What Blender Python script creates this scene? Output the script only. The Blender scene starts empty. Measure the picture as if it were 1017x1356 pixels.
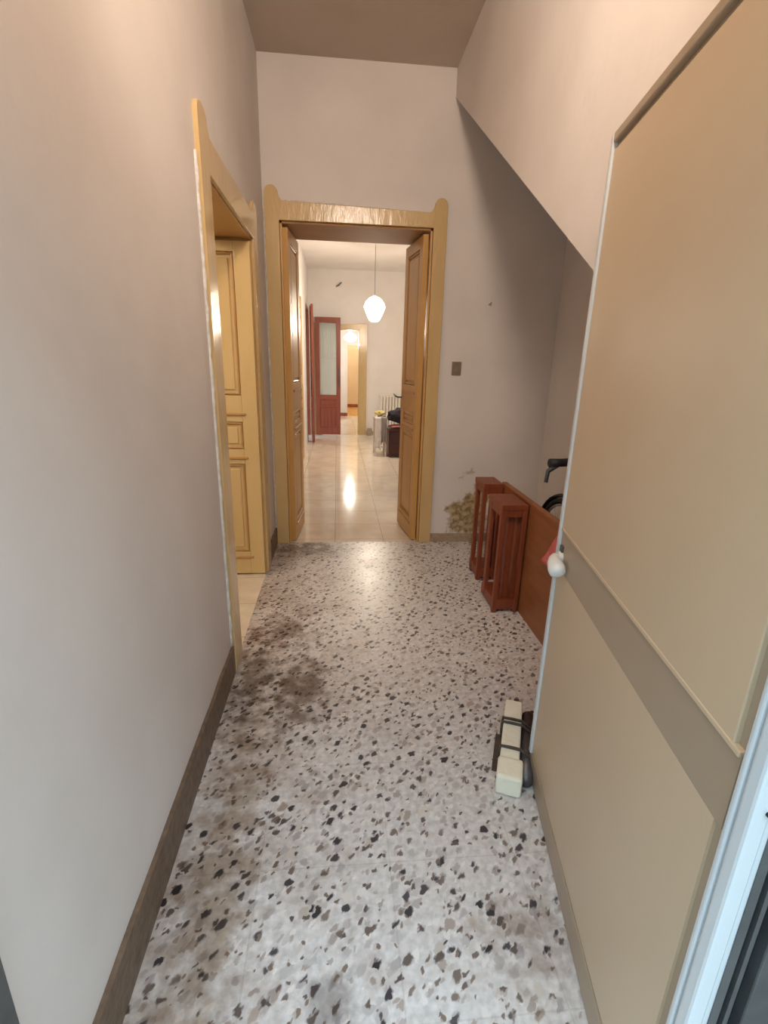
import bpy, bmesh, math, random
from mathutils import Vector, Matrix, noise
random.seed(7)
PI = math.pi
sc = bpy.context.scene
C = sc.collection

# ------------------------------------------------------------------ helpers
def lin(c):
    return tuple(((v/255)/12.92 if v/255 <= .04045 else ((v/255+.055)/1.055)**2.4) for v in c) + (1,)

def new_mat(name):
    m = bpy.data.materials.new(name); m.use_nodes = True
    nt = m.node_tree; b = nt.nodes['Principled BSDF']
    return m, nt, b

def N(nt, t, **kw):
    n = nt.nodes.new(t)
    for k, v in kw.items():
        if k in n.inputs: n.inputs[k].default_value = v
        else: setattr(n, k, v)
    return n

def noise_mat(name, col, col2=None, scale=8, rough=.6, bump=.0, bscale=60, spec=.5, stretch=(1, 1, 1), metal=0, coat=0, rvar=0):
    m, nt, b = new_mat(name)
    tc = N(nt, 'ShaderNodeTexCoord'); mp = N(nt, 'ShaderNodeMapping'); mp.inputs['Scale'].default_value = stretch
    nt.links.new(tc.outputs['Object'], mp.inputs[0])
    n = N(nt, 'ShaderNodeTexNoise', Scale=scale, Detail=5.0)
    nt.links.new(mp.outputs[0], n.inputs['Vector'])
    r = N(nt, 'ShaderNodeValToRGB'); r.color_ramp.elements[0].position = .3; r.color_ramp.elements[1].position = .7
    r.color_ramp.elements[0].color = lin(col); r.color_ramp.elements[1].color = lin(col2 or col)
    nt.links.new(n.outputs['Fac'], r.inputs[0]); nt.links.new(r.outputs[0], b.inputs['Base Color'])
    b.inputs['Roughness'].default_value = rough; b.inputs['Metallic'].default_value = metal
    b.inputs['Specular IOR Level'].default_value = spec; b.inputs['Coat Weight'].default_value = coat
    if bump:
        n2 = N(nt, 'ShaderNodeTexNoise', Scale=bscale, Detail=4.0)
        nt.links.new(mp.outputs[0], n2.inputs['Vector'])
        bp = N(nt, 'ShaderNodeBump', Strength=bump, Distance=.01)
        nt.links.new(n2.outputs['Fac'], bp.inputs['Height']); nt.links.new(bp.outputs[0], b.inputs['Normal'])
    return m

def emit_mat(name, col, s):
    m, nt, b = new_mat(name)
    b.inputs['Base Color'].default_value = (.9, .9, .9, 1)
    b.inputs['Emission Color'].default_value = lin(col); b.inputs['Emission Strength'].default_value = s
    return m

def link(name, me, m, parent=None, loc=None, rotz=0, smooth=False, bevel=0):
    o = bpy.data.objects.new(name, me); C.objects.link(o)
    if m: me.materials.append(m)
    if parent: o.parent = parent
    if loc: o.location = loc
    o.rotation_euler = (0, 0, rotz)
    if smooth:
        for p in me.polygons: p.use_smooth = True
    if bevel:
        b = o.modifiers.new('bevel', 'BEVEL'); b.width = bevel; b.segments = 2; b.limit_method = 'ANGLE'
    return o

class MB:
    def __init__(s): s.v = []; s.f = []
    def add(s, v, f):
        n = len(s.v); s.v += [tuple(p) for p in v]; s.f += [tuple(i+n for i in q) for q in f]; return s
    def box(s, x0, x1, y0, y1, z0, z1):
        v = [(x, y, z) for z in (z0, z1) for y in (y0, y1) for x in (x0, x1)]
        return s.add(v, [(0, 2, 3, 1), (4, 5, 7, 6), (0, 1, 5, 4), (2, 6, 7, 3), (0, 4, 6, 2), (1, 3, 7, 5)])
    def prism(s, poly, a0, a1, axis='y'):
        # poly in the two other axes: axis y -> (x,z); axis x -> (y,z); axis z -> (x,y)
        def P(u, w, a): return {'y': (u, a, w), 'x': (a, u, w), 'z': (u, w, a)}[axis]
        n = len(poly)
        v = [P(u, w, a0) for u, w in poly]+[P(u, w, a1) for u, w in poly]
        f = [tuple(range(n)), tuple(range(2*n-1, n-1, -1))]+[(i, (i+1) % n, n+(i+1) % n, n+i) for i in range(n)]
        return s.add(v, f)
    def tube(s, pts, r, seg=10, closed=False, cap=True):
        pts = [Vector(p) for p in pts]; n = len(pts)
        rs = r if isinstance(r, (list, tuple)) else [r]*n
        base = len(s.v); prev = None
        for i, p in enumerate(pts):
            a = pts[(i-1) % n] if (closed or i > 0) else p; b = pts[(i+1) % n] if (closed or i < n-1) else p
            t = (b-a).normalized()
            if prev is None:
                up = Vector((0, 0, 1)) if abs(t.z) < .9 else Vector((1, 0, 0)); u = t.cross(up).normalized()
            else: u = (prev-t*prev.dot(t)).normalized()
            prev = u; w = t.cross(u)
            for k in range(seg):
                an = 2*PI*k/seg; q = p+(u*math.cos(an)+w*math.sin(an))*rs[i]; s.v.append(tuple(q))
        m = n if closed else n-1
        for i in range(m):
            for k in range(seg):
                j = (i+1) % n
                s.f.append((base+i*seg+k, base+i*seg+(k+1) % seg, base+j*seg+(k+1) % seg, base+j*seg+k))
        if not closed and cap:
            s.f.append(tuple(base+k for k in range(seg))[::-1]); s.f.append(tuple(base+(n-1)*seg+k for k in range(seg)))
        return s
    def lathe(s, prof, center=(0, 0, 0), seg=32, sq=1, rot=0):
        base = len(s.v); cx, cy, cz = center
        for r, z in prof:
            for k in range(seg):
                a = 2*PI*k/seg+rot; s.v.append((cx+r*math.cos(a), cy+r*math.sin(a), cz+z))
        for i in range(len(prof)-1):
            for k in range(seg):
                s.f.append((base+i*seg+k, base+i*seg+(k+1) % seg, base+(i+1)*seg+(k+1) % seg, base+(i+1)*seg+k))
        s.f.append(tuple(base+k for k in range(seg))[::-1]); s.f.append(tuple(base+(len(prof)-1)*seg+k for k in range(seg)))
        return s
    def mesh(s, name):
        me = bpy.data.meshes.new(name); me.from_pydata(s.v, [], s.f); me.update()
        bm = bmesh.new(); bm.from_mesh(me); bmesh.ops.recalc_face_normals(bm, faces=bm.faces); bm.to_mesh(me); bm.free()
        return me
    def build(s, name, m, parent=None, **kw): return link(name, s.mesh(name), m, parent, **kw)

def tag(o, label=None, cat=None, group=None, kind=None):
    if label: o['label'] = label
    if cat: o['category'] = cat
    if group: o['group'] = group
    if kind: o['kind'] = kind
    return o

def empty(name, loc=(0, 0, 0), rz=0, **kw):
    o = bpy.data.objects.new(name, None); C.objects.link(o); o.location = loc; o.rotation_euler = (0, 0, rz); o.empty_display_size = .05
    return tag(o, **kw)

def struct(name, mb, m, **kw):
    return tag(mb.build(name, m, **kw), kind='structure')

# ------------------------------------------------------------------ materials
D = 4.006; T = .49; XL = -.518; XS = .815; XR = 1.72; H = 3.40; YB = 10.45

def plaster(name, c1, c2, damp=False):
    m, nt, b = new_mat(name)
    tc = N(nt, 'ShaderNodeTexCoord')
    n = N(nt, 'ShaderNodeTexNoise', Scale=2.2, Detail=4.0); nt.links.new(tc.outputs['Object'], n.inputs['Vector'])
    r = N(nt, 'ShaderNodeValToRGB'); r.color_ramp.elements[0].color = lin(c1); r.color_ramp.elements[1].color = lin(c2)
    r.color_ramp.elements[0].position = .3; r.color_ramp.elements[1].position = .7
    nt.links.new(n.outputs['Fac'], r.inputs[0]); col = r.outputs[0]
    n2 = N(nt, 'ShaderNodeTexNoise', Scale=22.0, Detail=6.0); nt.links.new(tc.outputs['Object'], n2.inputs['Vector'])
    height = n2.outputs['Fac']
    if damp:
        # damp, flaking plaster: a ragged patch near the crates
        sep = N(nt, 'ShaderNodeVectorMath', operation='SUBTRACT'); sep.inputs[1].default_value = (1.15, D, .29)
        nt.links.new(tc.outputs['Object'], sep.inputs[0])
        ml = N(nt, 'ShaderNodeVectorMath', operation='MULTIPLY'); ml.inputs[1].default_value = (5.0, 1, 4.4)
        nt.links.new(sep.outputs[0], ml.inputs[0])
        ln = N(nt, 'ShaderNodeVectorMath', operation='LENGTH'); nt.links.new(ml.outputs[0], ln.inputs[0])
        dn = N(nt, 'ShaderNodeTexNoise', Scale=5.5, Detail=7.0, Roughness=.6); nt.links.new(tc.outputs['Object'], dn.inputs['Vector'])
        ma = N(nt, 'ShaderNodeMath', operation='MULTIPLY_ADD'); ma.inputs[1].default_value = 4.2; ma.inputs[2].default_value = -2.1
        nt.links.new(dn.outputs['Fac'], ma.inputs[0])
        ad = N(nt, 'ShaderNodeMath', operation='ADD'); nt.links.new(ln.outputs['Value'], ad.inputs[0]); nt.links.new(ma.outputs[0], ad.inputs[1])
        mr = N(nt, 'ShaderNodeMapRange'); mr.inputs['From Min'].default_value = 1.05; mr.inputs['From Max'].default_value = .7
        nt.links.new(ad.outputs[0], mr.inputs['Value'])
        dr = N(nt, 'ShaderNodeValToRGB'); dr.color_ramp.elements[0].color = lin((132, 112, 78)); dr.color_ramp.elements[1].color = lin((184, 164, 128))
        dr.color_ramp.elements[0].position = .38; dr.color_ramp.elements[1].position = .62
        dn2 = N(nt, 'ShaderNodeTexNoise', Scale=26.0, Detail=4.0); nt.links.new(tc.outputs['Object'], dn2.inputs['Vector'])
        nt.links.new(dn2.outputs['Fac'], dr.inputs[0])
        mx = N(nt, 'ShaderNodeMix', data_type='RGBA'); nt.links.new(mr.outputs[0], mx.inputs['Factor'])
        nt.links.new(col, mx.inputs['A']); nt.links.new(dr.outputs[0], mx.inputs['B']); col = mx.outputs['Result']
    nt.links.new(col, b.inputs['Base Color'])
    bp = N(nt, 'ShaderNodeBump', Strength=.25, Distance=.006); nt.links.new(height, bp.inputs['Height']); nt.links.new(bp.outputs[0], b.inputs['Normal'])
    b.inputs['Roughness'].default_value = .75; b.inputs['Specular IOR Level'].default_value = .3
    return m

def terrazzo():
    m, nt, b = new_mat('terrazzo')
    L = nt.links.new
    tc = N(nt, 'ShaderNodeTexCoord')
    mp0 = N(nt, 'ShaderNodeMapping'); mp0.inputs['Rotation'].default_value = (0, 0, math.radians(-50)); L(tc.outputs['Object'], mp0.inputs[0])
    mp = N(nt, 'ShaderNodeMapping'); mp.inputs['Scale'].default_value = (.78, 1.2, 1); L(mp0.outputs[0], mp.inputs[0])
    wob = N(nt, 'ShaderNodeTexNoise', Scale=50.0, Detail=2.0); L(mp.outputs[0], wob.inputs['Vector'])
    wv = N(nt, 'ShaderNodeVectorMath', operation='MULTIPLY_ADD'); wv.inputs[1].default_value = (.03, .03, 0)
    L(wob.outputs['Color'], wv.inputs[0]); L(mp.outputs[0], wv.inputs[2])
    def layer(scale, off, keep, smin, smax):
        """mask of stones: a share 'keep' of the cells, each with its own size; returns mask, random"""
        o = N(nt, 'ShaderNodeVectorMath', operation='ADD'); o.inputs[1].default_value = (off, off*1.7, 0); L(wv.outputs[0], o.inputs[0])
        v = N(nt, 'ShaderNodeTexVoronoi', voronoi_dimensions='2D', Scale=scale, Randomness=.95); L(o.outputs[0], v.inputs['Vector'])
        s = N(nt, 'ShaderNodeSeparateColor'); L(v.outputs['Color'], s.inputs[0])
        size = N(nt, 'ShaderNodeMapRange'); size.inputs['To Min'].default_value = smin; size.inputs['To Max'].default_value = smax
        L(s.outputs[1], size.inputs['Value'])
        d = N(nt, 'ShaderNodeMath', operation='SUBTRACT'); L(size.outputs[0], d.inputs[0]); L(v.outputs['Distance'], d.inputs[1])
        e = N(nt, 'ShaderNodeMapRange'); e.inputs['From Min'].default_value = -.05; e.inputs['From Max'].default_value = .09; L(d.outputs[0], e.inputs['Value'])
        k = N(nt, 'ShaderNodeMath', operation='LESS_THAN'); k.inputs[1].default_value = keep; L(s.outputs[0], k.inputs[0])
        mm = N(nt, 'ShaderNodeMath', operation='MULTIPLY'); L(e.outputs[0], mm.inputs[0]); L(k.outputs[0], mm.inputs[1])
        return mm.outputs[0], s.outputs[2]
    def mix(fac, a, bb):
        x = N(nt, 'ShaderNodeMix', data_type='RGBA'); L(fac, x.inputs['Factor'])
        if isinstance(a, tuple): x.inputs['A'].default_value = a
        else: L(a, x.inputs['A'])
        if isinstance(bb, tuple): x.inputs['B'].default_value = bb
        else: L(bb, x.inputs['B'])
        return x.outputs['Result']
    def ramp(fac, stops):
        r = N(nt, 'ShaderNodeValToRGB'); cr = r.color_ramp
        cr.elements[0].position = stops[0][0]; cr.elements[0].color = lin(stops[0][1])
        cr.elements[1].position = stops[-1][0]; cr.elements[1].color = lin(stops[-1][1])
        for p, c in stops[1:-1]: e = cr.elements.new(p); e.color = lin(c)
        L(fac, r.inputs[0]); return r.outputs[0]
    bn = N(nt, 'ShaderNodeTexNoise', Scale=45.0, Detail=4.0); L(tc.outputs['Object'], bn.inputs['Vector'])
    col = ramp(bn.outputs['Fac'], [(.3, (190, 186, 183)), (.7, (222, 219, 217))])
    m1, r1 = layer(38, 3.1, .62, .2, .42)
    col = mix(m1, col, ramp(r1, [(0, (228, 224, 220)), (.45, (200, 194, 189)), (.75, (182, 175, 172)), (1, (168, 156, 148))]))
    m2, r2 = layer(23, 7.7, .30, .2, .40)
    col = mix(m2, col, ramp(r2, [(0, (190, 186, 184)), (.5, (172, 167, 167)), (.8, (166, 152, 142)), (1, (220, 214, 206))]))
    m3, r3 = layer(27, 12.3, .36, .16, .38)
    col = mix(m3, col, ramp(r3, [(0, (48, 47, 52)), (.45, (78, 75, 80)), (.75, (106, 95, 88)), (1, (134, 122, 114))]))
    m4, r4 = layer(46, 21.3, .2, .15, .38)
    col = mix(m4, col, ramp(r4, [(0, (88, 82, 82)), (1, (140, 122, 108))]))
    # tile joints, 40 cm, and a slightly different tint for each tile
    sp = N(nt, 'ShaderNodeSeparateXYZ'); L(tc.outputs['Object'], sp.inputs[0])
    def joint(out, off):
        a = N(nt, 'ShaderNodeMath', operation='ADD'); a.inputs[1].default_value = off; L(out, a.inputs[0])
        q = N(nt, 'ShaderNodeMath', operation='PINGPONG'); q.inputs[1].default_value = .2; L(a.outputs[0], q.inputs[0])
        s = N(nt, 'ShaderNodeMath', operation='LESS_THAN'); s.inputs[1].default_value = .0022; L(q.outputs[0], s.inputs[0]); return s.outputs[0]
    jx = joint(sp.outputs[0], 10.24); jy = joint(sp.outputs[1], 10.05)
    jm = N(nt, 'ShaderNodeMath', operation='MAXIMUM'); L(jx, jm.inputs[0]); L(jy, jm.inputs[1])
    jf = N(nt, 'ShaderNodeMath', operation='MULTIPLY'); jf.inputs[1].default_value = .16; L(jm.outputs[0], jf.inputs[0])
    col = mix(jf.outputs[0], col, lin((120, 105, 92)))
    # worn, brownish dirt: broad and blotchy, strongest along the left wall
    dn = N(nt, 'ShaderNodeTexNoise', Scale=3.3, Detail=6.0, Roughness=.62); L(tc.outputs['Object'], dn.inputs['Vector'])
    xr = N(nt, 'ShaderNodeMapRange'); xr.inputs['From Min'].default_value = .35; xr.inputs['From Max'].default_value = -.5
    xr.inputs['To Min'].default_value = -.08; xr.inputs['To Max'].default_value = .2; L(sp.outputs[0], xr.inputs['Value'])
    da = N(nt, 'ShaderNodeMath', operation='ADD'); L(dn.outputs['Fac'], da.inputs[0]); L(xr.outputs[0], da.inputs[1])
    dm = N(nt, 'ShaderNodeMapRange'); dm.inputs['From Min'].default_value = .5; dm.inputs['From Max'].default_value = .8; dm.inputs['To Max'].default_value = .6
    L(da.outputs[0], dm.inputs['Value'])
    mul = N(nt, 'ShaderNodeMix', data_type='RGBA', blend_type='MULTIPLY'); L(dm.outputs[0], mul.inputs['Factor']); L(col, mul.inputs['A'])
    mul.inputs['B'].default_value = lin((176, 152, 132)); col = mul.outputs['Result']
    # one dark worn spot
    def spot(cx, cy, rx, ry, c, f, col):
        s = N(nt, 'ShaderNodeVectorMath', operation='SUBTRACT'); s.inputs[1].default_value = (cx, cy, 0); L(tc.outputs['Object'], s.inputs[0])
        k = N(nt, 'ShaderNodeVectorMath', operation='MULTIPLY'); k.inputs[1].default_value = (1/rx, 1/ry, 0); L(s.outputs[0], k.inputs[0])
        l = N(nt, 'ShaderNodeVectorMath', operation='LENGTH'); L(k.outputs[0], l.inputs[0])
        n = N(nt, 'ShaderNodeTexNoise', Scale=14.0, Detail=5.0); L(tc.outputs['Object'], n.inputs['Vector'])
        a = N(nt, 'ShaderNodeMath', operation='MULTIPLY_ADD'); a.inputs[1].default_value = 3.2; L(n.outputs['Fac'], a.inputs[0]); L(l.outputs['Value'], a.inputs[2])
        r = N(nt, 'ShaderNodeMapRange'); r.inputs['From Min'].default_value = 2.7; r.inputs['From Max'].default_value = 1.9; r.inputs['To Max'].default_value = f
        L(a.outputs[0], r.inputs['Value'])
        q = N(nt, 'ShaderNodeMix', data_type='RGBA', blend_type='MULTIPLY'); L(r.outputs[0], q.inputs['Factor']); L(col, q.inputs['A']); q.inputs['B'].default_value = lin(c)
        return q.outputs['Result']
    for a in [(-.17, 2.02, .15, .3, (130, 112, 100), .8), (-.3, 2.55, .2, .2, (140, 112, 92), .7), (-.02, .78, .06, .12, (130, 122, 118), .6),
              (.52, .92, .14, .12, (180, 160, 148), .6), (-.42, 2.1, .12, .35, (120, 105, 95), .8), (-.3, 3.85, .35, .16, (130, 105, 88), .8),
              (-.36, 1.2, .12, .8, (180, 160, 136), .7)]:
        col = spot(*a, col)
    L(col, b.inputs['Base Color'])
    rr = N(nt, 'ShaderNodeMapRange'); rr.inputs['To Min'].default_value = .22; rr.inputs['To Max'].default_value = .42; L(dn.outputs['Fac'], rr.inputs['Value'])
    L(rr.outputs[0], b.inputs['Roughness']); b.inputs['Specular IOR Level'].default_value = .55
    return m

def tiles(name, c1, c2, rough, size=.4, ox=10.0, oy=10.0, joint=(150, 130, 105)):
    m, nt, b = new_mat(name); L = nt.links.new
    tc = N(nt, 'ShaderNodeTexCoord'); n = N(nt, 'ShaderNodeTexNoise', Scale=3.0, Detail=6.0, Roughness=.6, Distortion=1.2); L(tc.outputs['Object'], n.inputs['Vector'])
    r = N(nt, 'ShaderNodeValToRGB'); r.color_ramp.elements[0].color = lin(c1); r.color_ramp.elements[1].color = lin(c2)
    r.color_ramp.elements[0].position = .35; r.color_ramp.elements[1].position = .65; L(n.outputs['Fac'], r.inputs[0])
    sp = N(nt, 'ShaderNodeSeparateXYZ'); L(tc.outputs['Object'], sp.inputs[0]); js = []
    for out, off in ((sp.outputs[0], ox), (sp.outputs[1], oy)):
        a = N(nt, 'ShaderNodeMath', operation='ADD'); a.inputs[1].default_value = off; L(out, a.inputs[0])
        q = N(nt, 'ShaderNodeMath', operation='PINGPONG'); q.inputs[1].default_value = size/2; L(a.outputs[0], q.inputs[0])
        s = N(nt, 'ShaderNodeMath', operation='LESS_THAN'); s.inputs[1].default_value = .002; L(q.outputs[0], s.inputs[0]); js.append(s.outputs[0])
    jm = N(nt, 'ShaderNodeMath', operation='MAXIMUM'); L(js[0], jm.inputs[0]); L(js[1], jm.inputs[1])
    x = N(nt, 'ShaderNodeMix', data_type='RGBA'); L(jm.outputs[0], x.inputs['Factor']); L(r.outputs[0], x.inputs['A']); x.inputs['B'].default_value = lin(joint)
    L(x.outputs['Result'], b.inputs['Base Color']); b.inputs['Roughness'].default_value = rough
    return m

M = dict(
    wall=plaster('hall_plaster', (208, 199, 192), (218, 210, 204)),
    wallfar=plaster('hall_plaster_damp', (212, 204, 198), (222, 214, 208), damp=True),
    ceil=plaster('ceiling_paint', (188, 172, 156), (198, 183, 168)),
    room=plaster('room_plaster', (226, 218, 212), (234, 227, 221)),
    mortar=noise_mat('rough_mortar', (225, 222, 218), (196, 190, 182), 30, .9, .8, 40),
    terrazzo=terrazzo(),
    tile=tiles('cream_tile', (222, 208, 188), (238, 228, 212), .1, .42, 10.1, 10.2),
    tile_side=tiles('cream_tile_side', (210, 196, 172), (226, 214, 192), .3, .4, 10.0, 10.3),
    tile_far=tiles('ochre_tile', (196, 150, 84), (214, 170, 104), .25),
    skirt=noise_mat('stone_skirting', (92, 74, 58), (122, 102, 84), 30, .5, .2),
    skirt_far=noise_mat('stone_skirting_pale', (150, 130, 108), (172, 152, 128), 40, .5, .2),
    ochre=noise_mat('ochre_gloss_paint', (194, 164, 112), (206, 176, 126), 6, .22, .25, 30, .5, (1, 1, .3)),
    ochre_leaf=noise_mat('ochre_leaf_paint', (206, 176, 120), (216, 188, 134), 5, .3, .15, 30, .5, (1, 1, .3)),
    ochre_dark=noise_mat('warm_lit_ochre_paint', (196, 148, 82), (206, 160, 94), 6, .38, .2, 30, .5, (1, 1, .3)),  # same ochre paint, warm room light put into its more orange colour
    groove=noise_mat('moulding_paint', (176, 134, 80), (190, 148, 92), 8, .35),
    reddoor=noise_mat('red_brown_varnish', (132, 66, 48), (152, 80, 58), 8, .35, .1, 40, .5, (4, 4, .5)),
    wood=noise_mat('red_stained_pine', (114, 54, 30), (140, 70, 40), 6, .42, .15, 30, .5, (7, 7, .8)),
    panelwood=noise_mat('brown_board', (128, 76, 42), (146, 90, 52), 4, .42, .05, 30, .5, (1, 1, 5)),
    white=noise_mat('white_aluminium', (202, 208, 210), (208, 214, 216), 5, .3),
    beige=noise_mat('beige_door_panel', (203, 182, 152), (207, 186, 156), 3, .38, .02),
    greybeige=noise_mat('grey_door_rail', (166, 149, 126), (172, 155, 132), 3, .4),
    knob=noise_mat('white_plastic', (232, 232, 228), (238, 238, 234), 10, .25),
    black=noise_mat('black_rubber', (22, 22, 24), (30, 30, 32), 20, .6),
    darkgrey=noise_mat('dark_grey_metal', (78, 80, 80), (92, 94, 94), 20, .4, metal=.3),
    chrome=noise_mat('chrome', (170, 172, 175), (190, 190, 192), 20, .2, metal=1),
    tyre=noise_mat('tyre_rubber', (30, 28, 28), (40, 38, 37), 60, .75, .3, 80),
    bikepaint=noise_mat('bicycle_paint', (60, 30, 28), (70, 36, 34), 20, .25),
    pink=noise_mat('pink_cloth', (196, 92, 92), (214, 116, 112), 20, .8, .4, 60),
    foam=noise_mat('white_foam', (236, 232, 210), (244, 241, 222), 20, .8, .3, 80),
    cord=noise_mat('dark_cord', (66, 58, 52), (84, 74, 66), 60, .8),
    rod=noise_mat('grey_rod_metal', (92, 88, 90), (112, 108, 110), 30, .4, metal=.5),
    sw=noise_mat('taupe_plastic', (120, 104, 86), (134, 116, 98), 30, .5),
    rad=noise_mat('radiator_enamel', (222, 214, 202), (228, 220, 208), 10, .35),
    darkwood=noise_mat('dark_mahogany', (58, 18, 14), (74, 26, 20), 8, .35, 0, 30, .5, (4, 4, .6)),
    navy=noise_mat('navy_cloth', (34, 32, 44), (50, 46, 58), 14, .9, .5, 60),
    redcloth=noise_mat('rose_cloth', (188, 112, 104), (206, 140, 130), 14, .9, .5, 60),
    yellow=noise_mat('olive_yellow_cloth', (176, 160, 96), (200, 186, 126), 14, .9, .5, 60),
    whitecloth=noise_mat('white_cloth', (216, 208, 202), (230, 224, 218), 14, .9, .4, 60),
    chair=noise_mat('white_painted_chair', (214, 208, 200), (224, 218, 210), 10, .5),
    grey=noise_mat('grey_cloth', (140, 130, 126), (158, 148, 144), 14, .9, .4, 60),
    pave=noise_mat('pavement', (150, 148, 144), (170, 168, 164), 8, .9, .3),
    stone=noise_mat('door_sill_stone', (190, 180, 168), (206, 198, 188), 20, .4),
    warmwall=plaster('warm_room_plaster', (232, 214, 184), (238, 222, 194)),
)

# ------------------------------------------------------------------ setting: shell
struct('floor', MB().box(XL-.0, XR, .30, D, -.12, 0), M['terrazzo'])
struct('floor', MB().box(-2.2, 3.2, D, YB+.15, -.12, 0), M['tile'])
struct('floor', MB().box(-2.6, XL, 1.4, D-.02, -.12, 0), M['tile_side'])
struct('floor', MB().box(-1.2, 2.2, YB+.15, 14.03, -.12, 0), M['tile'])
struct('floor', MB().box(-1.2, 2.2, 14.03, 17.2, -.12, 0), M['tile_far'])
struct('floor', MB().box(-3.5, 3.5, -4, .3, -.2, -.03), M['pave'])

struct('ceiling', MB().box(-.9, XR+.2, .2, D, H, H+.15), M['ceil'])
struct('ceiling', MB().box(-2.3, 3.3, D+T-.02, YB+.15, 3.15, 3.3), M['room'])
struct('ceiling', MB().box(-2.7, XL-.35, 1.2, D, 2.9, 3.0), M['room'])
struct('ceiling', MB().box(-1.3, 2.3, YB+.15, 17.4, 2.9, 3.0), M['room'])

# left wall of the hall with the side door (y 2.37..3.42, 2.19 high)
LY0, LY1, LZ = 2.35, 3.405, 2.195
w = MB().box(XL-.35, XL, .2, LY0, 0, H).box(XL-.35, XL, LY1, D, 0, H).box(XL-.35, XL, LY0, LY1, LZ, H)
struct('wall_left', w, M['wall'])
# far wall with the double door
FX0, FX1, FZ = -.402, .6985, 2.43
w = MB().box(-.9, FX0, D, D+T, 0, H).box(FX1, XR+.2, D, D+T, 0, H).box(FX0, FX1, D, D+T, FZ, H)
struct('wall_far', w, M['wallfar'])
# wall under the stairs, stair string wall with its sloping underside
struct('wall_right', MB().box(XR, XR+.2, .3, D, 0, H), M['wall'])
sl = (3.217-1.802)/(3.975-1.683)
def zsof(y): return 1.802+sl*(y-1.683)
struct('wall_stairs', MB().prism([(.55, zsof(.55)), (D, zsof(D)), (D, H), (.55, H)], XS, XS+.10, 'x'), M['wall'])
struct('wall_stairs', MB().prism([(.55, zsof(.55)), (D, zsof(D)), (D, zsof(D)+.16), (.55, zsof(.55)+.16)], XS+.10, XR, 'x'), M['wall'])
# entrance wall around the entrance opening
EX0, EX1, EZ = -.495, .70, 2.2
w = MB().box(-.9, EX0, .32, .55, 0, H).box(EX1, XR+.2, .32, .55, 0, H).box(EX0, EX1, .32, .55, EZ, H)
struct('wall_entrance', w, M['wall'])
# room beyond
WY0, WY1, WZ = 9.5, 10.38, 2.42
w = MB().box(-.85, -.55, D+T, WY0, 0, 3.15).box(-.85, -.55, WY1, YB+.15, 0, 3.15).box(-.85, -.55, WY0, WY1, WZ, 3.15)
struct('wall_left', w, M['room'])
BX0, BX1, BZ = -.32, .45, 2.08
w = MB().box(-.85, BX0, YB, YB+.15, 0, 3.15).box(BX1, 3.2, YB, YB+.15, 0, 3.15).box(BX0, BX1, YB, YB+.15, BZ, 3.15)
struct('wall_back', w, M['room'])
struct('wall_right', MB().box(3.0, 3.2, D+T, YB, 0, 3.15), M['room'])
# third room and the warm room behind it
w = MB().box(-1.2, .285, 14.03, 14.15, 0, 2.9).box(.95, 2.2, 14.03, 14.15, 0, 2.9).box(.285, .95, 14.03, 14.15, 1.87, 2.9)
struct('wall_back', w, M['room'])
struct('wall_left', MB().box(-1.3, -1.2, YB+.15, 17.2, 0, 2.9), M['room'])
struct('wall_right', MB().box(2.2, 2.3, YB+.15, 17.2, 0, 2.9), M['room'])
struct('wall_back', MB().box(-1.3, 2.3, 16.9, 17.1, 0, 2.9), M['warmwall'])
# side room
w = MB().box(-2.7, -2.6, 1.2, D, 0, 2.9).box(-2.6, XL-.35, 1.2, 1.3, 0, 2.9).box(-2.6, XL-.35, D-.02, D+.05, 0, 2.9)
struct('wall_side_room', w, M['room'])

# skirtings
def skirt(name, y0, y1, h=.15, x=XL, seed=0):
    n = max(2, int((y1-y0)/.06)); mb = MB()
    top = []
    for i in range(n+1):
        y = y0+(y1-y0)*i/n; top.append((y, h+.010*noise.noise(Vector((y*6, seed, 0)))))
    mb.prism([(y0, 0)]+[(y1, 0)]+top[::-1], x, x+.014, 'x'); return tag(mb.build(name, M['skirt']), kind='structure')
skirt('baseboard_left', .56, 2.17, .15)
skirt('baseboard_left', 3.60, D-.02, .14, seed=3)
struct('baseboard_far', MB().box(.80, XR, D-.012, D, 0, .075), M['skirt_far'], bevel=.002)
struct('baseboard_right', MB().box(XR-.012, XR, .6, D-.012, 0, .075), M['skirt_far'], bevel=.002)
struct('baseboard_back', MB().box(.61, 3.0, YB-.012, YB, 0, .08), M['skirt_far'])
struct('baseboard_back', MB().box(-1.2, .285, 14.015, 14.03, 0, .09), M['reddoor'])
struct('baseboard_back', MB().box(-1.2, 2.2, 16.885, 16.9, 0, .09), M['reddoor'])
struct('baseboard_left', MB().box(-.55, -.538, D+T, 7.0, 0, .08), M['skirt_far'])
# rough mortar bead along the outer edge of the left casing
mb = MB(); pts = []; rs = []
for i in range(70):
    z = .15+i*(2.22-.15)/69
    pts.append((XL+.001, 2.172+.006*noise.noise(Vector((z*9, 1, 2))), z)); rs.append(.009+.005*noise.noise(Vector((z*17, 5, 1))))
mb.tube(pts, rs, 8); struct('trim_1', mb, M['mortar'], smooth=True)
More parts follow.
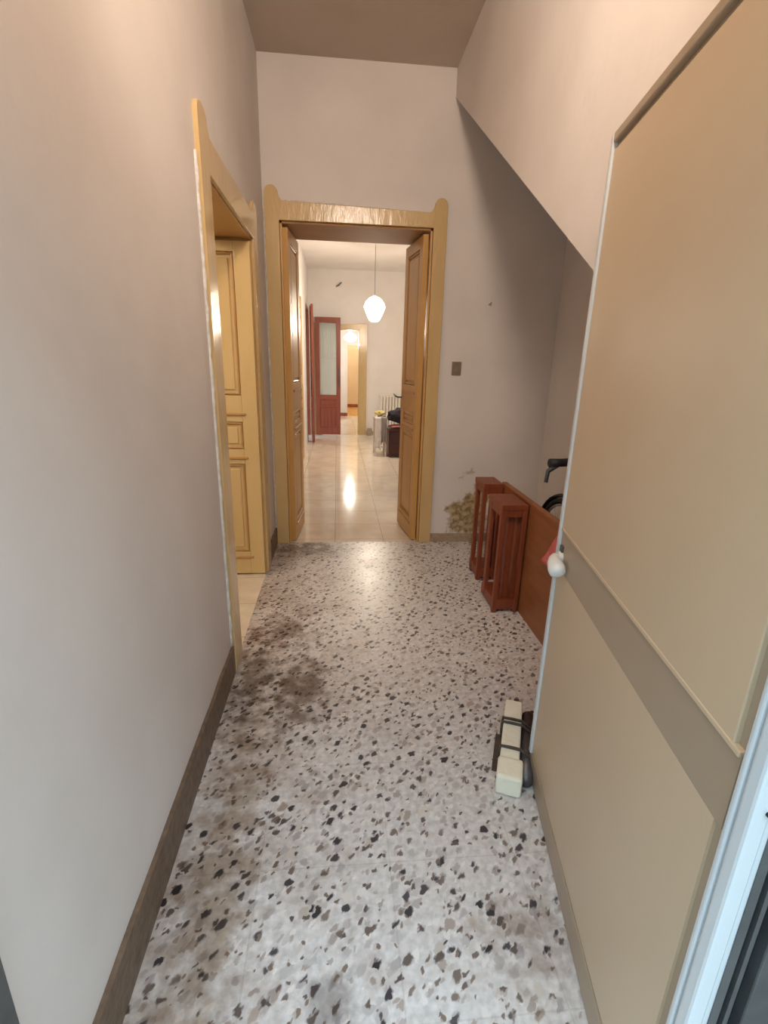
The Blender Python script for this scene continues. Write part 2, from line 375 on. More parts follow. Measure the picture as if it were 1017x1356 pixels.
# mortar crumbs above the far lintel
mb = MB(); pts = []; rs = []
for i in range(60):
    x = -.36+i*1.02/59; pts.append((x, D-.004, 2.556-.03*(i/59)+.004*noise.noise(Vector((x*30, 0, 0))))); rs.append(.007+.005*noise.noise(Vector((x*25, 9, 1))))
mb.tube(pts, rs, 8); struct('trim_2', mb, M['mortar'], smooth=True)
mb = MB(); pts = []; rs = []
for i in range(60):
    z = .1+i*2.4/59; pts.append((-.508+.003*noise.noise(Vector((z*9, 4, 0))), D-.003, z)); rs.append(.007+.004*noise.noise(Vector((z*25, 9, 1))))
mb.tube(pts, rs, 8); struct('trim_3', mb, M['mortar'], smooth=True)
# sill of the entrance
struct('trim_4', MB().box(EX0, EX1, .28, .56, -.02, .004), M['stone'])

# ------------------------------------------------------------------ door casings with rounded ears
def casing_poly(a0, a1, b0, b1, zi, ztL, ztR, ear):
    """a0/b0 outer/inner at the low side, b1/a1 inner/outer at the high side"""
    p = [(a0, 0), (a0, ztL+ear*.45)]
    w = (b0-a0)*.96; r = w/2; cx = a0+r
    for k in range(0, 9):
        an = PI-PI*k/8; p.append((cx+r*math.cos(an), ztL+ear*.45+ear*.55*math.sin(an)))
    p += [(b0+.005, ztL+.02), (b0+.025, ztL)]
    p += [(b1-.025, ztR), (b1-.005, ztR+.02)]
    w = (a1-b1)*.96; r = w/2; cx = a1-r
    for k in range(0, 9):
        an = PI-PI*k/8; p.append((cx+r*math.cos(an), ztR+ear*.45+ear*.55*math.sin(an)))
    p += [(a1, 0), (b1, 0), (b1, zi), (b0, zi), (b0, 0)]
    return p

def door_leaf(parent, w, h, t, stile, panels, ledges, m, mp, mirror=1, handle=None):
    """leaf in local coords: x 0..w (hinge at 0) times mirror, y 0..t, both faces moulded"""
    L = empty('door_leaf'); L.parent = parent
    def X(a): return a*mirror
    def bx(mb, x0, x1, y0, y1, z0, z1): mb.box(min(X(x0), X(x1)), max(X(x0), X(x1)), y0, y1, z0, z1)
    mb = MB(); zs = [0]
    bx(mb, 0, stile, 0, t, .0, h); bx(mb, w-stile, w, 0, t, .0, h)
    prev = 0
    for z0, z1 in sorted(panels):
        bx(mb, stile, w-stile, 0, t, prev, z0); prev = z1
    bx(mb, stile, w-stile, 0, t, prev, h)
    mb.build('leaf_frame', m, L, bevel=.003)
    for z0, z1 in sorted(panels):
        mb = MB(); bx(mb, stile, w-stile, t*.35, t*.65, z0, z1); bx(mb, stile+.035, w-stile-.035, t*.12, t*.88, z0+.035, z1-.035)
        mb.build('panel', m, L, bevel=.008)
        mb = MB()
        for yy in (t*.22, t*.78):
            loop = [(X(stile+.01), yy, z0+.01), (X(w-stile-.01), yy, z0+.01), (X(w-stile-.01), yy, z1-.01), (X(stile+.01), yy, z1-.01)]
            mb.tube([Vector(loop[i]).lerp(Vector(loop[(i+1) % 4]), k/6) for i in range(4) for k in range(6)], .008, 6, closed=True)
        mb.build('moulding', mp, L)
    for z in ledges:
        mb = MB()
        for y0, y1 in ((-.010, .0), (t, t+.010)): bx(mb, stile*.75, w-stile*.75, y0, y1, z-.008, z+.008)
        mb.build('ledge_bead', mp, L, bevel=.004)
    return L

PAN = [(.167, .80), (.90, 1.08), (1.25, 2.09)]
# door 1: left wall
d1 = empty('door_1', (0, 0, 0), kind='structure')
MB().prism(casing_poly(2.185, 3.56, 2.335, 3.405, 2.19, 2.325, 2.33, .078), XL-.001, XL+.018, 'x').build('casing', M['ochre'], d1, bevel=.004)
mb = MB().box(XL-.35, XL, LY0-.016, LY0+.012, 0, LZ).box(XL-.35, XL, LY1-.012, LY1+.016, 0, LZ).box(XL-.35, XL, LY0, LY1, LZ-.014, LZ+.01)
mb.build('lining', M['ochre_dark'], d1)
MB().box(XL-.10, XL-.0, LY0+.0, LY1, -.01, .003).build('threshold', M['tile_side'], d1)
lf = door_leaf(d1, .52, 2.15, .04, .098, PAN, (1.13, .84, .125), M['ochre_leaf'], M['groove'], mirror=-1)
lf.location = (-.520, 3.35, .012)
# door 2: far wall, two leaves folded into the reveal
d2 = empty('door_2', (0, 0, 0), kind='structure')
MB().prism(casing_poly(-.503, .800, FX0-.002, FX1+.002, FZ, 2.552, 2.528, .095), D-.024, D+.001, 'y').build('casing', M['ochre'], d2, bevel=.004)
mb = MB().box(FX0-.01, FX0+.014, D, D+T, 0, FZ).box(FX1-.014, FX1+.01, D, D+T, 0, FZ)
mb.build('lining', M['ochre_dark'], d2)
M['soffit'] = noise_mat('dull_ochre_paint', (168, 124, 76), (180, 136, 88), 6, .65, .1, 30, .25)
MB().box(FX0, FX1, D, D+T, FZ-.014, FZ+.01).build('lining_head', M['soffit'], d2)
PF = [(.17, .90), (.98, 1.08), (1.30, 2.30)]
lf = door_leaf(d2, .53, 2.385, .04, .09, PF, (1.24, .94, .13), M['ochre_dark'], M['groove'])
lf.location = (.676, D+.02, .012); lf.rotation_euler = (0, 0, math.radians(96.5))
MB().tube([(.50, .04, 1.18), (.50, .075, 1.18), (.52, .09, 1.185), (.60, .092, 1.20)], [.006, .007, .008, .006], 8).build('handle', M['darkgrey'], lf, smooth=True)
lf = door_leaf(d2, .50, 2.385, .04, .09, PF, (1.24, .94, .13), M['ochre_dark'], M['groove'], mirror=1)
lf.location = (FX0+.052, D+.02, .012); lf.rotation_euler = (0, 0, math.radians(85.5))

# door 3: ochre door in the left wall of the next room (closed, seen edge-on)
d3 = empty('door_3', (0, 0, 0), kind='structure')
MB().prism(casing_poly(6.2, 7.95, 6.33, 7.82, 2.2, 2.3, 2.3, .07), -.551, -.52, 'x').build('casing', M['ochre'], d3, bevel=.004)
lf = door_leaf(d3, 1.49, 2.19, .03, .12, PAN, (1.13, .84), M['ochre_dark'], M['groove'])
lf.location = (-.545, 6.33, .005); lf.rotation_euler = (0, 0, PI/2)
lf.location.x = -.52+.0

# door 4: red-brown glazed balcony door, both leaves opened into the room
d4 = empty('door_4', (0, 0, 0), kind='structure')
mb = MB().box(-.85, -.545, WY0-.02, WY0+.03, 0, WZ).box(-.85, -.545, WY1-.03, WY1+.02, 0, WZ).box(-.85, -.545, WY0, WY1, WZ-.04, WZ+.02)
mb.build('casing', M['reddoor'], d4, bevel=.003)
curtain, nt, b = new_mat('white_curtain')
b.inputs['Base Color'].default_value = lin((240, 244, 238)); b.inputs['Roughness'].default_value = .9
tr = N(nt, 'ShaderNodeBsdfTranslucent'); tr.inputs[0].default_value = lin((240, 246, 240)); mxs = N(nt, 'ShaderNodeMixShader'); mxs.inputs[0].default_value = .3
out = nt.nodes['Material Output']; nt.links.new(b.outputs[0], mxs.inputs[1]); nt.links.new(tr.outputs[0], mxs.inputs[2]); nt.links.new(mxs.outputs[0], out.inputs['Surface'])
glass, nt, b = new_mat('clear_glass')
b.inputs['Base Color'].default_value = (1, 1, 1, 1); b.inputs['Transmission Weight'].default_value = 1; b.inputs['Roughness'].default_value = .02; b.inputs['IOR'].default_value = 1.45
M['glass'] = glass; M['curtain'] = curtain
def glazed_leaf(parent, w, h, loc, rot, mirror=1):
    L = empty('glazed_leaf', loc, rot); L.parent = parent; s = .085; t = .04
    mb = MB().box(0, s, 0, t, 0, h).box(w-s, w, 0, t, 0, h).box(s, w-s, 0, t, h-.10, h).box(s, w-s, 0, t, .70, .80).box(s, w-s, 0, t, 0, .14).box(s, w-s, 0, t, .56, .60)
    mb.build('leaf_frame', M['reddoor'], L, bevel=.003)
    MB().box(s, w-s, .012, .028, .60, .70).build('panel', M['reddoor'], L, bevel=.004)
    mb = MB().box(s, w-s, .012, .028, .14, .56)
    for i in range(4):
        x0 = s+.02+i*(w-2*s-.03)/4; mb.box(x0, x0+(w-2*s-.03)/4-.012, .006, .034, .16, .54)
    mb.build('panel', M['reddoor'], L, bevel=.004)
    MB().box(s, w-s, .024, .028, .80, h-.10).build('glass_pane', M['glass'], L)
    MB().box(s, w-s, .010, .026, 1.50, 1.518).build('glazing_bar', M['chair'], L)
    # gathered curtain behind the glass
    n = 60; vs = []; fs = []
    for i in range(n+1):
        x = s+.002+(w-2*s-.004)*i/n; y = .034+.004*math.sin(i*1.05)+.002*math.sin(i*2.3)
        vs += [(x, y, .80), (x, y, h-.105)]
    for i in range(n): fs.append((2*i, 2*i+2, 2*i+3, 2*i+1))
    MB().add(vs, fs).build('curtain', M['curtain'], L, smooth=True)
    MB().box(w-.045, w-.03, -.015, 0, .95, 1.35).build('handle', M['darkgrey'], L, bevel=.003)
    return L
glazed_leaf(d4, .50, 2.27, (-.43, 10.335, .012), math.radians(-1))
glazed_leaf(d4, .50, 2.40, (-.50, 9.80, .012), math.radians(-84.5))
# door 5: casing in the back wall
d5 = empty('door_5', (0, 0, 0), kind='structure')
MB().prism(casing_poly(BX0-.14, BX1+.15, BX0, BX1, BZ, BZ+.09, BZ+.09, .02), YB-.025, YB+.001, 'y').build('casing', M['ochre'], d5, bevel=.004)
MB().box(BX1-.015, BX1+.01, YB, YB+.15, 0, BZ).box(BX0-.01, BX0+.015, YB, YB+.15, 0, BZ).box(BX0, BX1, YB, YB+.15, BZ-.015, BZ+.01).build('lining', M['ochre'], d5)
# door 6: entrance: white aluminium frame and open beige leaf
d6 = empty('door_6', (0, 0, 0), kind='structure')
E0 = Vector((.7363, 1.4845, 0)); TH = .1841; LH = 2.085; LW = 1.01
# leaf local frame: origin at hinge bottom, x toward the free edge, y = away from the camera side (+ normal)
hx, hy = E0.x-math.sin(TH)*LW, E0.y-math.cos(TH)*LW
ang = math.atan2(math.cos(TH), math.sin(TH))
leaf = empty('door_leaf', (hx, hy, .004), ang); leaf.parent = d6
# camera side is local +y (towards -x world) ; body lies in y -.045..0
def lb(x0, x1, y0, y1, z0, z1, mb=None): return (mb or MB()).box(x0, x1, y0, y1, z0, z1)
LH2 = LH-.004
MB().box(-.008, LW, -.045, -.004, 0, LH2).build('leaf_core', M['greybeige'], leaf)
MB().box(LW-.022, LW, -.046, .010, .088, LH2).build('edge_bead', M['white'], leaf, bevel=.004)
MB().box(.0, LW-.022, -.046, .010, LH2-.024, LH2).build('edge_bead', M['greybeige'], leaf, bevel=.004)
MB().box(-.012, -.002, -.002, .011, .02, LH2).build('edge_bead', M['white'], leaf, bevel=.003)
MB().box(.03, LW-.022, -.01, .004, .99, LH2-.04).build('upper_panel', M['beige'], leaf, bevel=.002)
MB().box(.03, LW-.022, -.01, .0012, .10, .858).build('lower_panel', M['beige'], leaf)
MB().box(.012, LW-.022, -.006, .001, .858, .99).build('middle_rail', M['greybeige'], leaf)
MB().box(.012, LW-.022, -.01, .006, .985, .995).build('rail_bead', M['beige'], leaf, bevel=.002)
MB().box(.0, LW, -.01, .003, 0, .09).build('kick_plate', M['greybeige'], leaf, bevel=.002)
kz = .90
kn = MB().tube([(LW-.052, .0, kz), (LW-.052, .014, kz)], .020, 20).build('knob', M['knob'], leaf, bevel=.003)
mb = MB(); mb.tube([(LW-.052, .010, kz), (LW-.056, .024, kz), (LW-.070, .030, kz-.002), (LW-.095, .032, kz-.006), (LW-.120, .032, kz-.014), (LW-.134, .031, kz-.022), (LW-.139, .031, kz-.026)], [.012, .015, .018, .024, .027, .024, .013], 20)
mb.build('knob_grip', M['knob'], kn, smooth=True)
MB().box(LW-.062, LW-.036, -.002, .008, kz+.018, kz+.040).build('lock_case', M['darkgrey'], leaf, bevel=.003)
# frame on the right: two white profiles, seals, dark return
fr = empty('door_frame'); fr.parent = d6
MB().box(.539, .567, .455, .478, 0, 2.16).build('jamb', M['white'], fr, bevel=.005)
MB().box(.567, .577, .459, .478, 0, 2.16).build('jamb_groove', M['white'], fr)
MB().box(.577, .591, .457, .50, 0, 2.16).build('seal', M['darkgrey'], fr)
MB().box(.591, .603, .475, .52, 0, 2.16).build('seal', M['black'], fr)
MB().box(.603, .611, .458, .52, 0, 2.16).build('seal', M['darkgrey'], fr)
MB().box(.611, .636, .475, .52, 0, 2.16).build('seal', M['black'], fr)
MB().box(.636, .70, .457, .54, 0, 2.16).build('outer_jamb', M['darkgrey'], fr, bevel=.003)
MB().tube([(.561, .457, .945), (.561, .450, .945)], .004, 12).build('screw_head', M['black'], fr)
MB().box(EX0, EX0+.012, .46, .54, 0, 2.16).build('jamb', M['darkgrey'], fr, bevel=.004)
MB().box(EX0, .70, .46, .54, 2.14, 2.20).build('head', M['white'], fr, bevel=.004)

# ------------------------------------------------------------------ things in the hall
t = empty('light_switch', (.94, D, 1.455), label='small taupe light switch on the far wall right of the ochre double door', cat='light switch')
MB().box(-.038, .038, -.008, 0, -.052, .052).build('cover_plate', M['sw'], t, bevel=.004)
MB().box(-.022, -.001, -.013, -.006, -.03, .03).build('rocker', M['sw'], t, bevel=.002)
MB().box(.001, .022, -.013, -.006, -.03, .03).build('rocker', M['sw'], t, bevel=.002)
mb = MB().tube([(0, 0, 0), (0, -.02, 0), (.004, -.03, .003), (.008, -.032, .012)], .004, 8)
o = mb.build('wall_hook', M['sw'], loc=(1.165, D, 1.934), smooth=True); tag(o, 'tiny brown hook high on the far wall above the light switch', 'hook')

def crate(name, loc, rz, w, dpt, h, label, layout):
    """slatted wooden frame standing on end: base board, cap board, posts and slats"""
    t = empty(name, loc, rz, label=label, cat='wooden crate')
    MB().box(0, w, 0, dpt, h-.035, h).build('cap_board', M['wood'], t, bevel=.004)
    MB().box(.003, w-.003, .003, dpt-.003, h-.075, h-.035).build('end_rail', M['wood'], t, bevel=.003)
    MB().box(.003, w-.003, .003, dpt-.003, .02, .09).build('end_rail', M['wood'], t, bevel=.003)
    MB().box(w-.012, w, .03, dpt, .06, h-.04).build('side_board', M['wood'], t)
    for (x0, x1, y0, y1, kind) in layout:
        MB().box(x0, x1, y0, y1, 0 if kind == 'post' else .03, h-.034).build(kind, M['wood'], t, bevel=.003)
    return t
crate('wooden_crate', (.965, 2.715, 0), 0, .165, .27, .705, 'nearer of the two red-brown slatted wooden crates standing on end beside the long board',
      [(.0, .028, .0, .03, 'post'), (.0, .022, .19, .235, 'slat'), (.058, .10, .035, .055, 'slat'), (.135, .163, .0, .03, 'post'), (.12, .150, .05, .26, 'slat')])
crate('wooden_crate', (.995, 3.20, 0), 0, .14, .22, .715, 'farther red-brown slatted wooden crate standing on end by the damp patch of the far wall',
      [(.0, .03, .0, .03, 'post'), (.0, .03, .16, .19, 'post'), (.06, .1, .03, .05, 'slat'), (.112, .138, .0, .03, 'post'), (.11, .13, .05, .2, 'slat')])
t = empty('wooden_board', (1.137, 1.62, 0), 0, label='long plain brown wooden board standing on edge behind the open entrance door', cat='board')
MB().box(0, .03, 0, 1.62, 0, .71).build('board_panel', M['panelwood'], t, bevel=.004)
MB().box(-.002, .032, 0, 1.62, .70, .722).build('edge_strip', M['panelwood'], t, bevel=.004)

# pink cloth hanging over the board
n = 14; vs = []; fs = []
for i in range(n+1):
    for j in range(n+1):
        u, v = i/n, j/n
        y = 1.92+.27*u; zt = .735
        if v < .15: x = 1.175-.05*v/.15; z = zt
        else: x = 1.128-.018*abs(math.sin(u*9+v*2))-.004; z = zt-(v-.15)*.38
        vs.append((x, y+v*(.22*u-.0)+.012*v*math.sin(v*9+u*4), z+.07*u*v))
for i in range(n):
    for j in range(n): a = i*(n+1)+j; fs.append((a, a+1, a+n+2, a+n+1))
o = MB().add(vs, fs).build('pink_cloth', M['pink'], smooth=True)
s = o.modifiers.new('s', 'SOLIDIFY'); s.thickness = .006
tag(o, 'crumpled pink cloth hung over the brown board, partly behind the entrance door', 'cloth')

# white foam block strapped to a grey rod, on the floor by the door edge
def fb(): return (.0, 0)
t = empty('strapped_foam_block', (.607, 1.366, 0), math.radians(-22), label='long white block tied to a grey rod, on the floor beside the door edge', cat='block')
mb = MB().prism([(-.036, .012), (.036, .012), (.036, .085), (-.036, .085)], .0, .445, 'y')
mb.build('block', M['foam'], t, bevel=.006)
MB().prism([(-.042, .004), (.050, .004), (.050, .088), (-.042, .088)], -.004, .10, 'y').build('block_foot', M['foam'], t, bevel=.01)
MB().tube([(.062, .05, .035), (.064, .2, .038), (.064, .42, .036)], .026, 14).build('rod', M['rod'], t, smooth=True)
MB().box(.03, .10, .09, .36, .002, .022).build('base_plate', M['black'], t, bevel=.003)
MB().box(-.062, -.036, .10, .30, .002, .012).build('base_plate', M['cord'], t, bevel=.003)
for y in (.145, .285, .31):
    mb = MB(); pts = [(-.040, y, .01), (-.041, y, .05), (-.039, y, .089), (0, y, .091), (.038, y, .09), (.075, y, .066), (.093, y, .04), (.088, y, .012), (.03, y, .005)]
    mb.tube(pts, .006, 8, closed=True); mb.build('cord', M['cord'], t, smooth=True)

# ------------------------------------------------------------------ bicycle under the stairs (facing the far wall)
bk = empty('bicycle', (1.40, 2.80, 0), 0, label='dark bicycle leaning under the stairs behind the brown board, only handlebar and front wheel showing', cat='bicycle')
def ring(R, r, yc, zc, n=48, x=0): return [(x, yc+R*math.cos(2*PI*i/n), zc+R*math.sin(2*PI*i/n)) for i in range(n)]
for nm, yc in (('front_wheel', 0), ('rear_wheel', -1.02)):
    wv = MB().tube(ring(.315, 0, yc, .33), .016, 10, closed=True).build(nm, M['tyre'], bk, smooth=True)
    MB().tube(ring(.292, 0, yc, .33), .009, 8, closed=True).build('rim', M['chrome'], wv, smooth=True)
    mb = MB()
    for k in range(18):
        a = 2*PI*k/18; mb.tube([(.012*(-1)**k, yc, .33), (0, yc+.29*math.cos(a), .33+.29*math.sin(a))], .0012, 4)
    mb.build('spokes', M['chrome'], wv)
    MB().tube([(-.04, yc, .33), (.04, yc, .33)], .014, 12).build('hub', M['chrome'], wv, smooth=True)
    mb = MB(); n = 16
    pts = [(0, yc+.345*math.cos(a), .33+.345*math.sin(a)) for a in [math.radians(20+150*i/n) for i in range(n+1)]]
    for sx in (-1, 1): mb.tube([(sx*.016, p[1], p[2]) for p in pts], .007, 6)
    mb.tube(pts, .012, 6); mb.build('mudguard', M['black'], bk, smooth=True)
fm = MB()
bb = (0, -.60, .29); seat = (0, -.74, .80); head = (0, -.14, .78); hd2 = (0, -.12, .66)
for a, b_ in ((bb, seat), (bb, hd2), (seat, head), (head, hd2)): fm.tube([a, b_], .016, 10)
for sx in (-.045, .045):
    fm.tube([bb, (sx, -1.02, .33)], .009, 8); fm.tube([(0, -.73, .74), (sx, -1.02, .33)], .008, 8); fm.tube([(sx*.6, -.11, .70), (sx, 0, .33)], .011, 8)
fm.tube([(-.03, -.11, .70), (.03, -.11, .70)], .014, 8)
fm.build('frame', M['bikepaint'], bk, smooth=True)
hb = MB().tube([head, (0, -.18, .90), (0, -.24, .93)], .013, 10).tube([(-.30, -.34, .94), (-.2, -.32, .94), (-.1, -.26, .935), (0, -.24, .93), (.1, -.26, .935), (.2, -.32, .94), (.30, -.34, .94)], .011, 10).build('handlebar', M['darkgrey'], bk, smooth=True)
for sx in (-1, 1):
    MB().tube([(sx*.19, -.317, .94), (sx*.24, -.33, .94), (sx*.305, -.341, .94)], [.021, .020, .022], 12).build('grip', M['black'], hb, smooth=True)
    MB().tube([(sx*.20, -.31, .94), (sx*.23, -.28, .925), (sx*.275, -.27, .885), (sx*.285, -.28, .83)], [.018, .017, .012, .010], 8).build('brake_lever', M['darkgrey'], hb, smooth=True)
MB().tube([seat, (0, -.76, .90)], .012, 10).build('seat_post', M['chrome'], bk)
mb = MB().add([(-.075, -.92, .91), (.075, -.92, .91), (.03, -.72, .905), (-.03, -.72, .905), (.018, -.62, .90), (-.018, -.62, .90),
               (-.07, -.92, .955), (.07, -.92, .955), (.03, -.72, .945), (-.03, -.72, .945), (.016, -.62, .935), (-.016, -.62, .935)],
              [(0, 1, 2, 3), (3, 2, 4, 5), (6, 9, 8, 7), (9, 11, 10, 8), (0, 6, 7, 1), (1, 7, 8, 2), (2, 8, 10, 4), (4, 10, 11, 5), (5, 11, 9, 3), (3, 9, 6, 0)])
o = mb.build('saddle', M['black'], bk, smooth=True); o.modifiers.new('s', 'SUBSURF').render_levels = 2
mb = MB().tube([(.05, bb[1]+.09*math.cos(2*PI*i/24), bb[2]+.09*math.sin(2*PI*i/24)) for i in range(24)], .006, 6, closed=True)
mb.tube([(-.06, bb[1], bb[2]), (.06, bb[1], bb[2])], .012, 8).tube([(.06, bb[1], bb[2]), (.07, bb[1]+.12, bb[2]-.11)], .009, 8).tube([(-.06, bb[1], bb[2]), (-.07, bb[1]-.12, bb[2]+.11)], .009, 8)
mb.build('crankset', M['chrome'], bk, smooth=True)
for sx, dy, dz in ((1, .12, -.11), (-1, -.12, .11)):
    x0, x1 = sorted((sx*.07, sx*.16)); MB().box(x0, x1, bb[1]+dy-.035, bb[1]+dy+.035, bb[2]+dz-.01, bb[2]+dz+.01).build('pedal', M['black'], bk, bevel=.003)
bk.scale = (1.0, 1.08, 1.08)

# ------------------------------------------------------------------ lamps
M['globe'] = emit_mat('lit_opal_glass', (255, 240, 215), 22)
M['globe2'] = emit_mat('lit_opal_glass_far', (255, 244, 225), 12)
M['globe3'] = emit_mat('lit_opal_glass_warm', (255, 226, 180), 10)
def pendant(loc, ceil_z, R, label, mat, name='pendant_lamp', tilt=0):
    t = empty(name, (loc[0], loc[1], ceil_z), 0, label=label, cat='ceiling lamp')
    dz = loc[2]-ceil_z
    MB().lathe([(.045, 0), (.045, -.01), (.02, -.035), (.006, -.045)], seg=24).build('ceiling_rose', M['chair'], t, smooth=True)
    MB().tube([(0, 0, -.03), (0, 0, dz+R*.95)], .0035, 6).build('cord', M['cord'], t)
    MB().lathe([(.01, R*1.28), (.03, R*1.2), (.038, R*.95), (.036, R*.9)], (0, 0, dz), 20).build('lamp_holder', M['chair'], t, smooth=True)
    MB().lathe([(R*.36, R*1.05), (R*.52, R*.98), (R*.85, R*.62), (R, R*.25), (R*.98, R*.08), (R*.72, -R*.55), (R*.5, -R*.98), (R*.25, -R*1.12)], (0, 0, dz), 8 if R > .1 else 16).build('glass_shade', mat, t)
    return t
pendant((.565, 8.0, 2.24), 3.15, .158, 'lit white faceted glass pendant lamp hanging on a cord in the tiled room', M['globe'])
t = empty('ceiling_lamp', (.325, 12.8, 2.9), label='lit oval white lamp seen through the farthest open doorway', cat='ceiling lamp')
MB().tube([(0, 0, 0), (0, 0, -.74)], .004, 6).build('cord', M['cord'], t)
MB().lathe([(.03, .10), (.08, .07), (.15, .0), (.16, -.03), (.11, -.09), (.04, -.115)], (0, 0, -.86), 24).build('glass_shade', M['globe2'], t, smooth=True)
# unseen fixture added in the hall ceiling near the entrance
t = empty('spotlight', (.20, .80, H), label='white ceiling spotlight above the entrance door, unseen and added to light the far wall', cat='spotlight')
MB().lathe([(.05, 0), (.05, -.03), (.03, -.04)], seg=24).build('ceiling_rose', M['chair'], t, smooth=True)
MB().tube([(0, 0, -.03), (0, -.10, -.10), (0, -.10, -.22)], .008, 8).build('arm', M['chair'], t, smooth=True)
MB().tube([(0, -.20, -.20), (0, -.06, -.26)], [.05, .10], 24, cap=False).build('lamp_shade', M['chair'], t, smooth=True)
t = empty('ceiling_lamp', (.62, 15.7, 2.9), label='warm white lamp on the ceiling of the farthest room', cat='ceiling lamp')
MB().lathe([(.10, 0), (.16, -.06), (.15, -.14), (.08, -.2)], seg=24).build('glass_shade', M['globe3'], t, smooth=True)

# ------------------------------------------------------------------ things in the tiled room
o = MB().tube([(.0, 0, 0), (0, -.03, 0), (.03, -.05, .02), (.06, -.05, .045)], .012, 8).tube([(0, -.02, 0), (-.04, -.045, -.03)], .010, 8).lathe([(.03, -.004), (.03, .004)], (0, 0, 0), 12).build('cable_stub', M['darkgrey'], loc=(.03, YB, 2.87), smooth=True)
tag(o, 'small dark cable stub sticking out high on the back wall above the doorway', 'cable')
t = empty('radiator', (.86, YB-.08, 0), 0, label='cream panel radiator on the back wall behind the pile of clothes', cat='radiator')
for i in range(8):
    MB().box(.02+i*.062, .072+i*.062, -.045, .045, .14, .80).build('fin', M['rad'], t, bevel=.015)
MB().box(0, .52, -.02, .02, .10, .15).build('header', M['rad'], t, bevel=.01); MB().box(0, .52, -.02, .02, .79, .84).build('header', M['rad'], t, bevel=.01)
for x in (.04, .48): MB().tube([(x, 0, 0), (x, 0, .12)], .012, 8).build('leg', M['rad'], t)

def blob(name, m, c, r, seed, parent=None, amp=.35, flat=.0):
    bm = bmesh.new(); bmesh.ops.create_icosphere(bm, subdivisions=4, radius=1)
    for v in bm.verts:
        d = 1+amp*noise.noise(v.co*1.6+Vector((seed, seed*2, 0)))+.12*noise.noise(v.co*5+Vector((seed, 0, 3)))
        v.co = Vector((v.co.x*r[0]*d, v.co.y*r[1]*d, v.co.z*r[2]*d))
    me = bpy.data.meshes.new(name); bm.to_mesh(me); bm.free()
    return link(name, me, m, parent, loc=c, smooth=True)
t = empty('wooden_chest', (.825, 7.9, 0), 0, label='dark mahogany chest of drawers below the pile of clothes in the tiled room', cat='chest')
MB().box(0, .62, 0, .42, .03, .43).build('body', M['darkwood'], t, bevel=.005)
MB().box(-.012, .632, -.012, .43, .43, .455).build('top', M['darkwood'], t, bevel=.004)
for z in (.06, .245):
    dr = MB().box(.02, .60, -.012, 0, z, z+.165).build('drawer', M['darkwood'], t, bevel=.004)
    MB().lathe([(.012, -.012), (.014, 0), (.010, .01)], (.31, -.022, z+.08), 12).build('knob', M['chrome'], dr, smooth=True)
for x in (.03, .57):
    for y in (.03, .38): MB().box(x-.02, x+.02, y-.02, y+.02, 0, .035).build('foot', M['darkwood'], t)
# white stool beside the chest
t = empty('white_stool', (.60, 7.98, 0), 0, label='white painted stool half hidden by clothes left of the dark chest', cat='stool')
MB().box(0, .2, 0, .34, .59, .62).build('seat', M['chair'], t, bevel=.006)
for x, y in ((.015, .015), (.185, .015), (.015, .325), (.185, .325)):
    MB().box(x-.014, x+.014, y-.014, y+.014, 0, .59).build('leg', M['chair'], t, bevel=.003)
MB().box(.03, .17, .008, .022, .14, .165).build('stretcher', M['chair'], t)
G = 'clothes piled on the chair and chest'
for nm, m, c, r, sd, lb_ in (
    ('folded_garment', 'yellow', (.69, 8.13, .688), (.088, .10, .036), 8, 'olive yellow garment on the left end of the clothes pile'),
    ('folded_garment', 'redcloth', (.985, 8.08, .487), (.14, .12, .026), 11, 'rose garment lying on the dark chest under the navy jacket'),
    ('folded_jacket', 'navy', (1.04, 8.10, .655), (.215, .15, .115), 14, 'navy jacket heaped on top of the dark chest')):
    o = blob(nm, M[m], c, r, sd); tag(o, lb_, 'clothes', G)
def draped(m, x0, x1, zlow, off, label):
    """a garment laid over the stool seat and falling down its front in folds"""
    nx, nz = 16, 26; vs = []; fs = []
    for i in range(nx+1):
        u = i/nx; x = x0+(x1-x0)*u
        for j in range(nz+1):
            if j < 8: y = 8.24-(8.24-7.972)*j/8; z = .634+off+.008*math.sin(u*7+j)
            else:
                v = (j-8)/(nz-8); y = 7.966-off-.018*v*(1+math.sin(u*13+2*v)); z = .634+off-(.634-zlow-.05*math.sin(u*3.1))*v
            vs.append((x, y, z))
    for i in range(nx):
        for j in range(nz): a = i*(nz+1)+j; fs.append((a, a+1, a+nz+2, a+nz+1))
    o = MB().add(vs, fs).build('draped_garment', M[m], smooth=True); k = o.modifiers.new('s', 'SOLIDIFY'); k.thickness = .005; k.offset = 0
    tag(o, label, 'clothes', G)
draped('whitecloth', .598, .70, .10, .0, 'white garment draped over the left half of the stool, falling almost to the floor')
draped('grey', .705, .798, .20, .0, 'grey garment draped over the right half of the stool beside the dark chest')
o = MB().box(0, .10, 0, .08, 0, .15).build('cardboard_box', M['skirt_far'], loc=(.62, 10.30, 0), bevel=.004)
tag(o, 'small tan box on the floor by the right jamb of the back doorway', 'box')

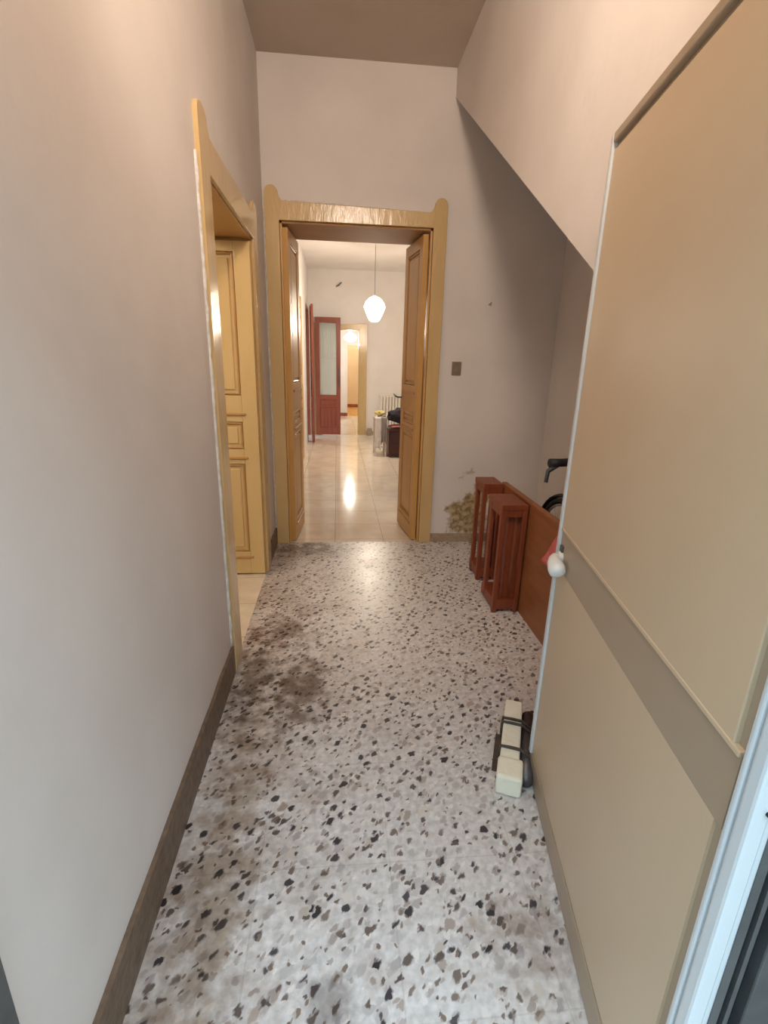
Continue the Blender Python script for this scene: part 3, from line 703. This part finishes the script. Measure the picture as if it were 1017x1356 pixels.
# ------------------------------------------------------------------ light
W = bpy.data.worlds.new('sky'); sc.world = W; W.use_nodes = True
bg = W.node_tree.nodes['Background']; bg.inputs[0].default_value = (.66, .86, 1.0, 1); bg.inputs[1].default_value = 1.0
wn = W.node_tree; wg = N(wn, 'ShaderNodeTexCoord'); ws = N(wn, 'ShaderNodeSeparateXYZ'); wn.links.new(wg.outputs['Generated'], ws.inputs[0])
wr = N(wn, 'ShaderNodeMapRange'); wr.inputs['From Min'].default_value = .1; wr.inputs['From Max'].default_value = .8
wr.inputs['To Min'].default_value = .75; wr.inputs['To Max'].default_value = 4.4; wn.links.new(ws.outputs[2], wr.inputs['Value']); wn.links.new(wr.outputs[0], bg.inputs[1])
def portal(loc, rot, sx, sy):
    l = bpy.data.lights.new('portal', 'AREA'); l.shape = 'RECTANGLE'; l.size = sx; l.size_y = sy; l.cycles.is_portal = True
    o = bpy.data.objects.new('portal', l); C.objects.link(o); o.location = loc; o.rotation_euler = rot
portal((.11, .32, 1.08), (PI/2, 0, PI), 1.2, 2.2)
portal((-.87, 9.94, 1.2), (0, PI/2, PI), 2.4, .88)
def bulb(name, loc, e, col, r):
    l = bpy.data.lights.new(name, 'POINT'); l.energy = e; l.color = col; l.shadow_soft_size = r
    o = bpy.data.objects.new(name, l); C.objects.link(o); o.location = loc; return o
l = bpy.data.lights.new('added_hall_spot', 'SPOT'); l.energy = 112; l.color = (1, .84, .70); l.shadow_soft_size = .2; l.spot_size = math.radians(118); l.spot_blend = 1  # unseen spot added for the bright far wall and the stair shadow
o = bpy.data.objects.new('added_hall_spot', l); C.objects.link(o); o.location = (.20, .80, H-.30)
o.rotation_euler = Vector((.0, 3.2, -1.3)).to_track_quat('-Z', 'Y').to_euler()
bulb('hall_fill', (.16, .95, H-.50), 22, (1, .76, .56), .15)  # weak unseen fill without a fixture, added to warm the near walls
bulb('room_bulb', (.565, 8.0, 1.98), 55, (1, .86, .70), .08)
bulb('third_room_bulb', (.325, 12.8, 1.85), 45, (1, .90, .78), .06)
bulb('warm_room_bulb', (.62, 15.7, 2.6), 55, (1, .80, .55), .08)
bulb('side_room_bulb', (-1.7, 2.6, 2.4), 30, (1, .86, .70), .1)

# ------------------------------------------------------------------ camera
r = Vector((0.9955844013207417, -0.09046128620356303, 0.02506901564117431))
u = Vector((0.0025831570559853197, 0.293359701343931, 0.9559986469274022))
f = Vector((0.09383510615139996, 0.9517125833600167, -0.29229801834387936))
cd = bpy.data.cameras.new('camera'); cam = bpy.data.objects.new('camera', cd); C.objects.link(cam); sc.camera = cam
cam.matrix_world = Matrix(((r.x, u.x, -f.x, 0), (r.y, u.y, -f.y, 0), (r.z, u.z, -f.z, 1.5), (0, 0, 0, 1)))
cd.sensor_width = 36; cd.sensor_fit = 'AUTO'; cd.lens = 654.8589/1356*36; cd.clip_start = .02
sc.view_settings.view_transform = 'Standard'; sc.view_settings.look = 'None'; sc.view_settings.gamma = 1
sc.view_settings.use_curve_mapping = False
sc.view_settings.exposure = 0
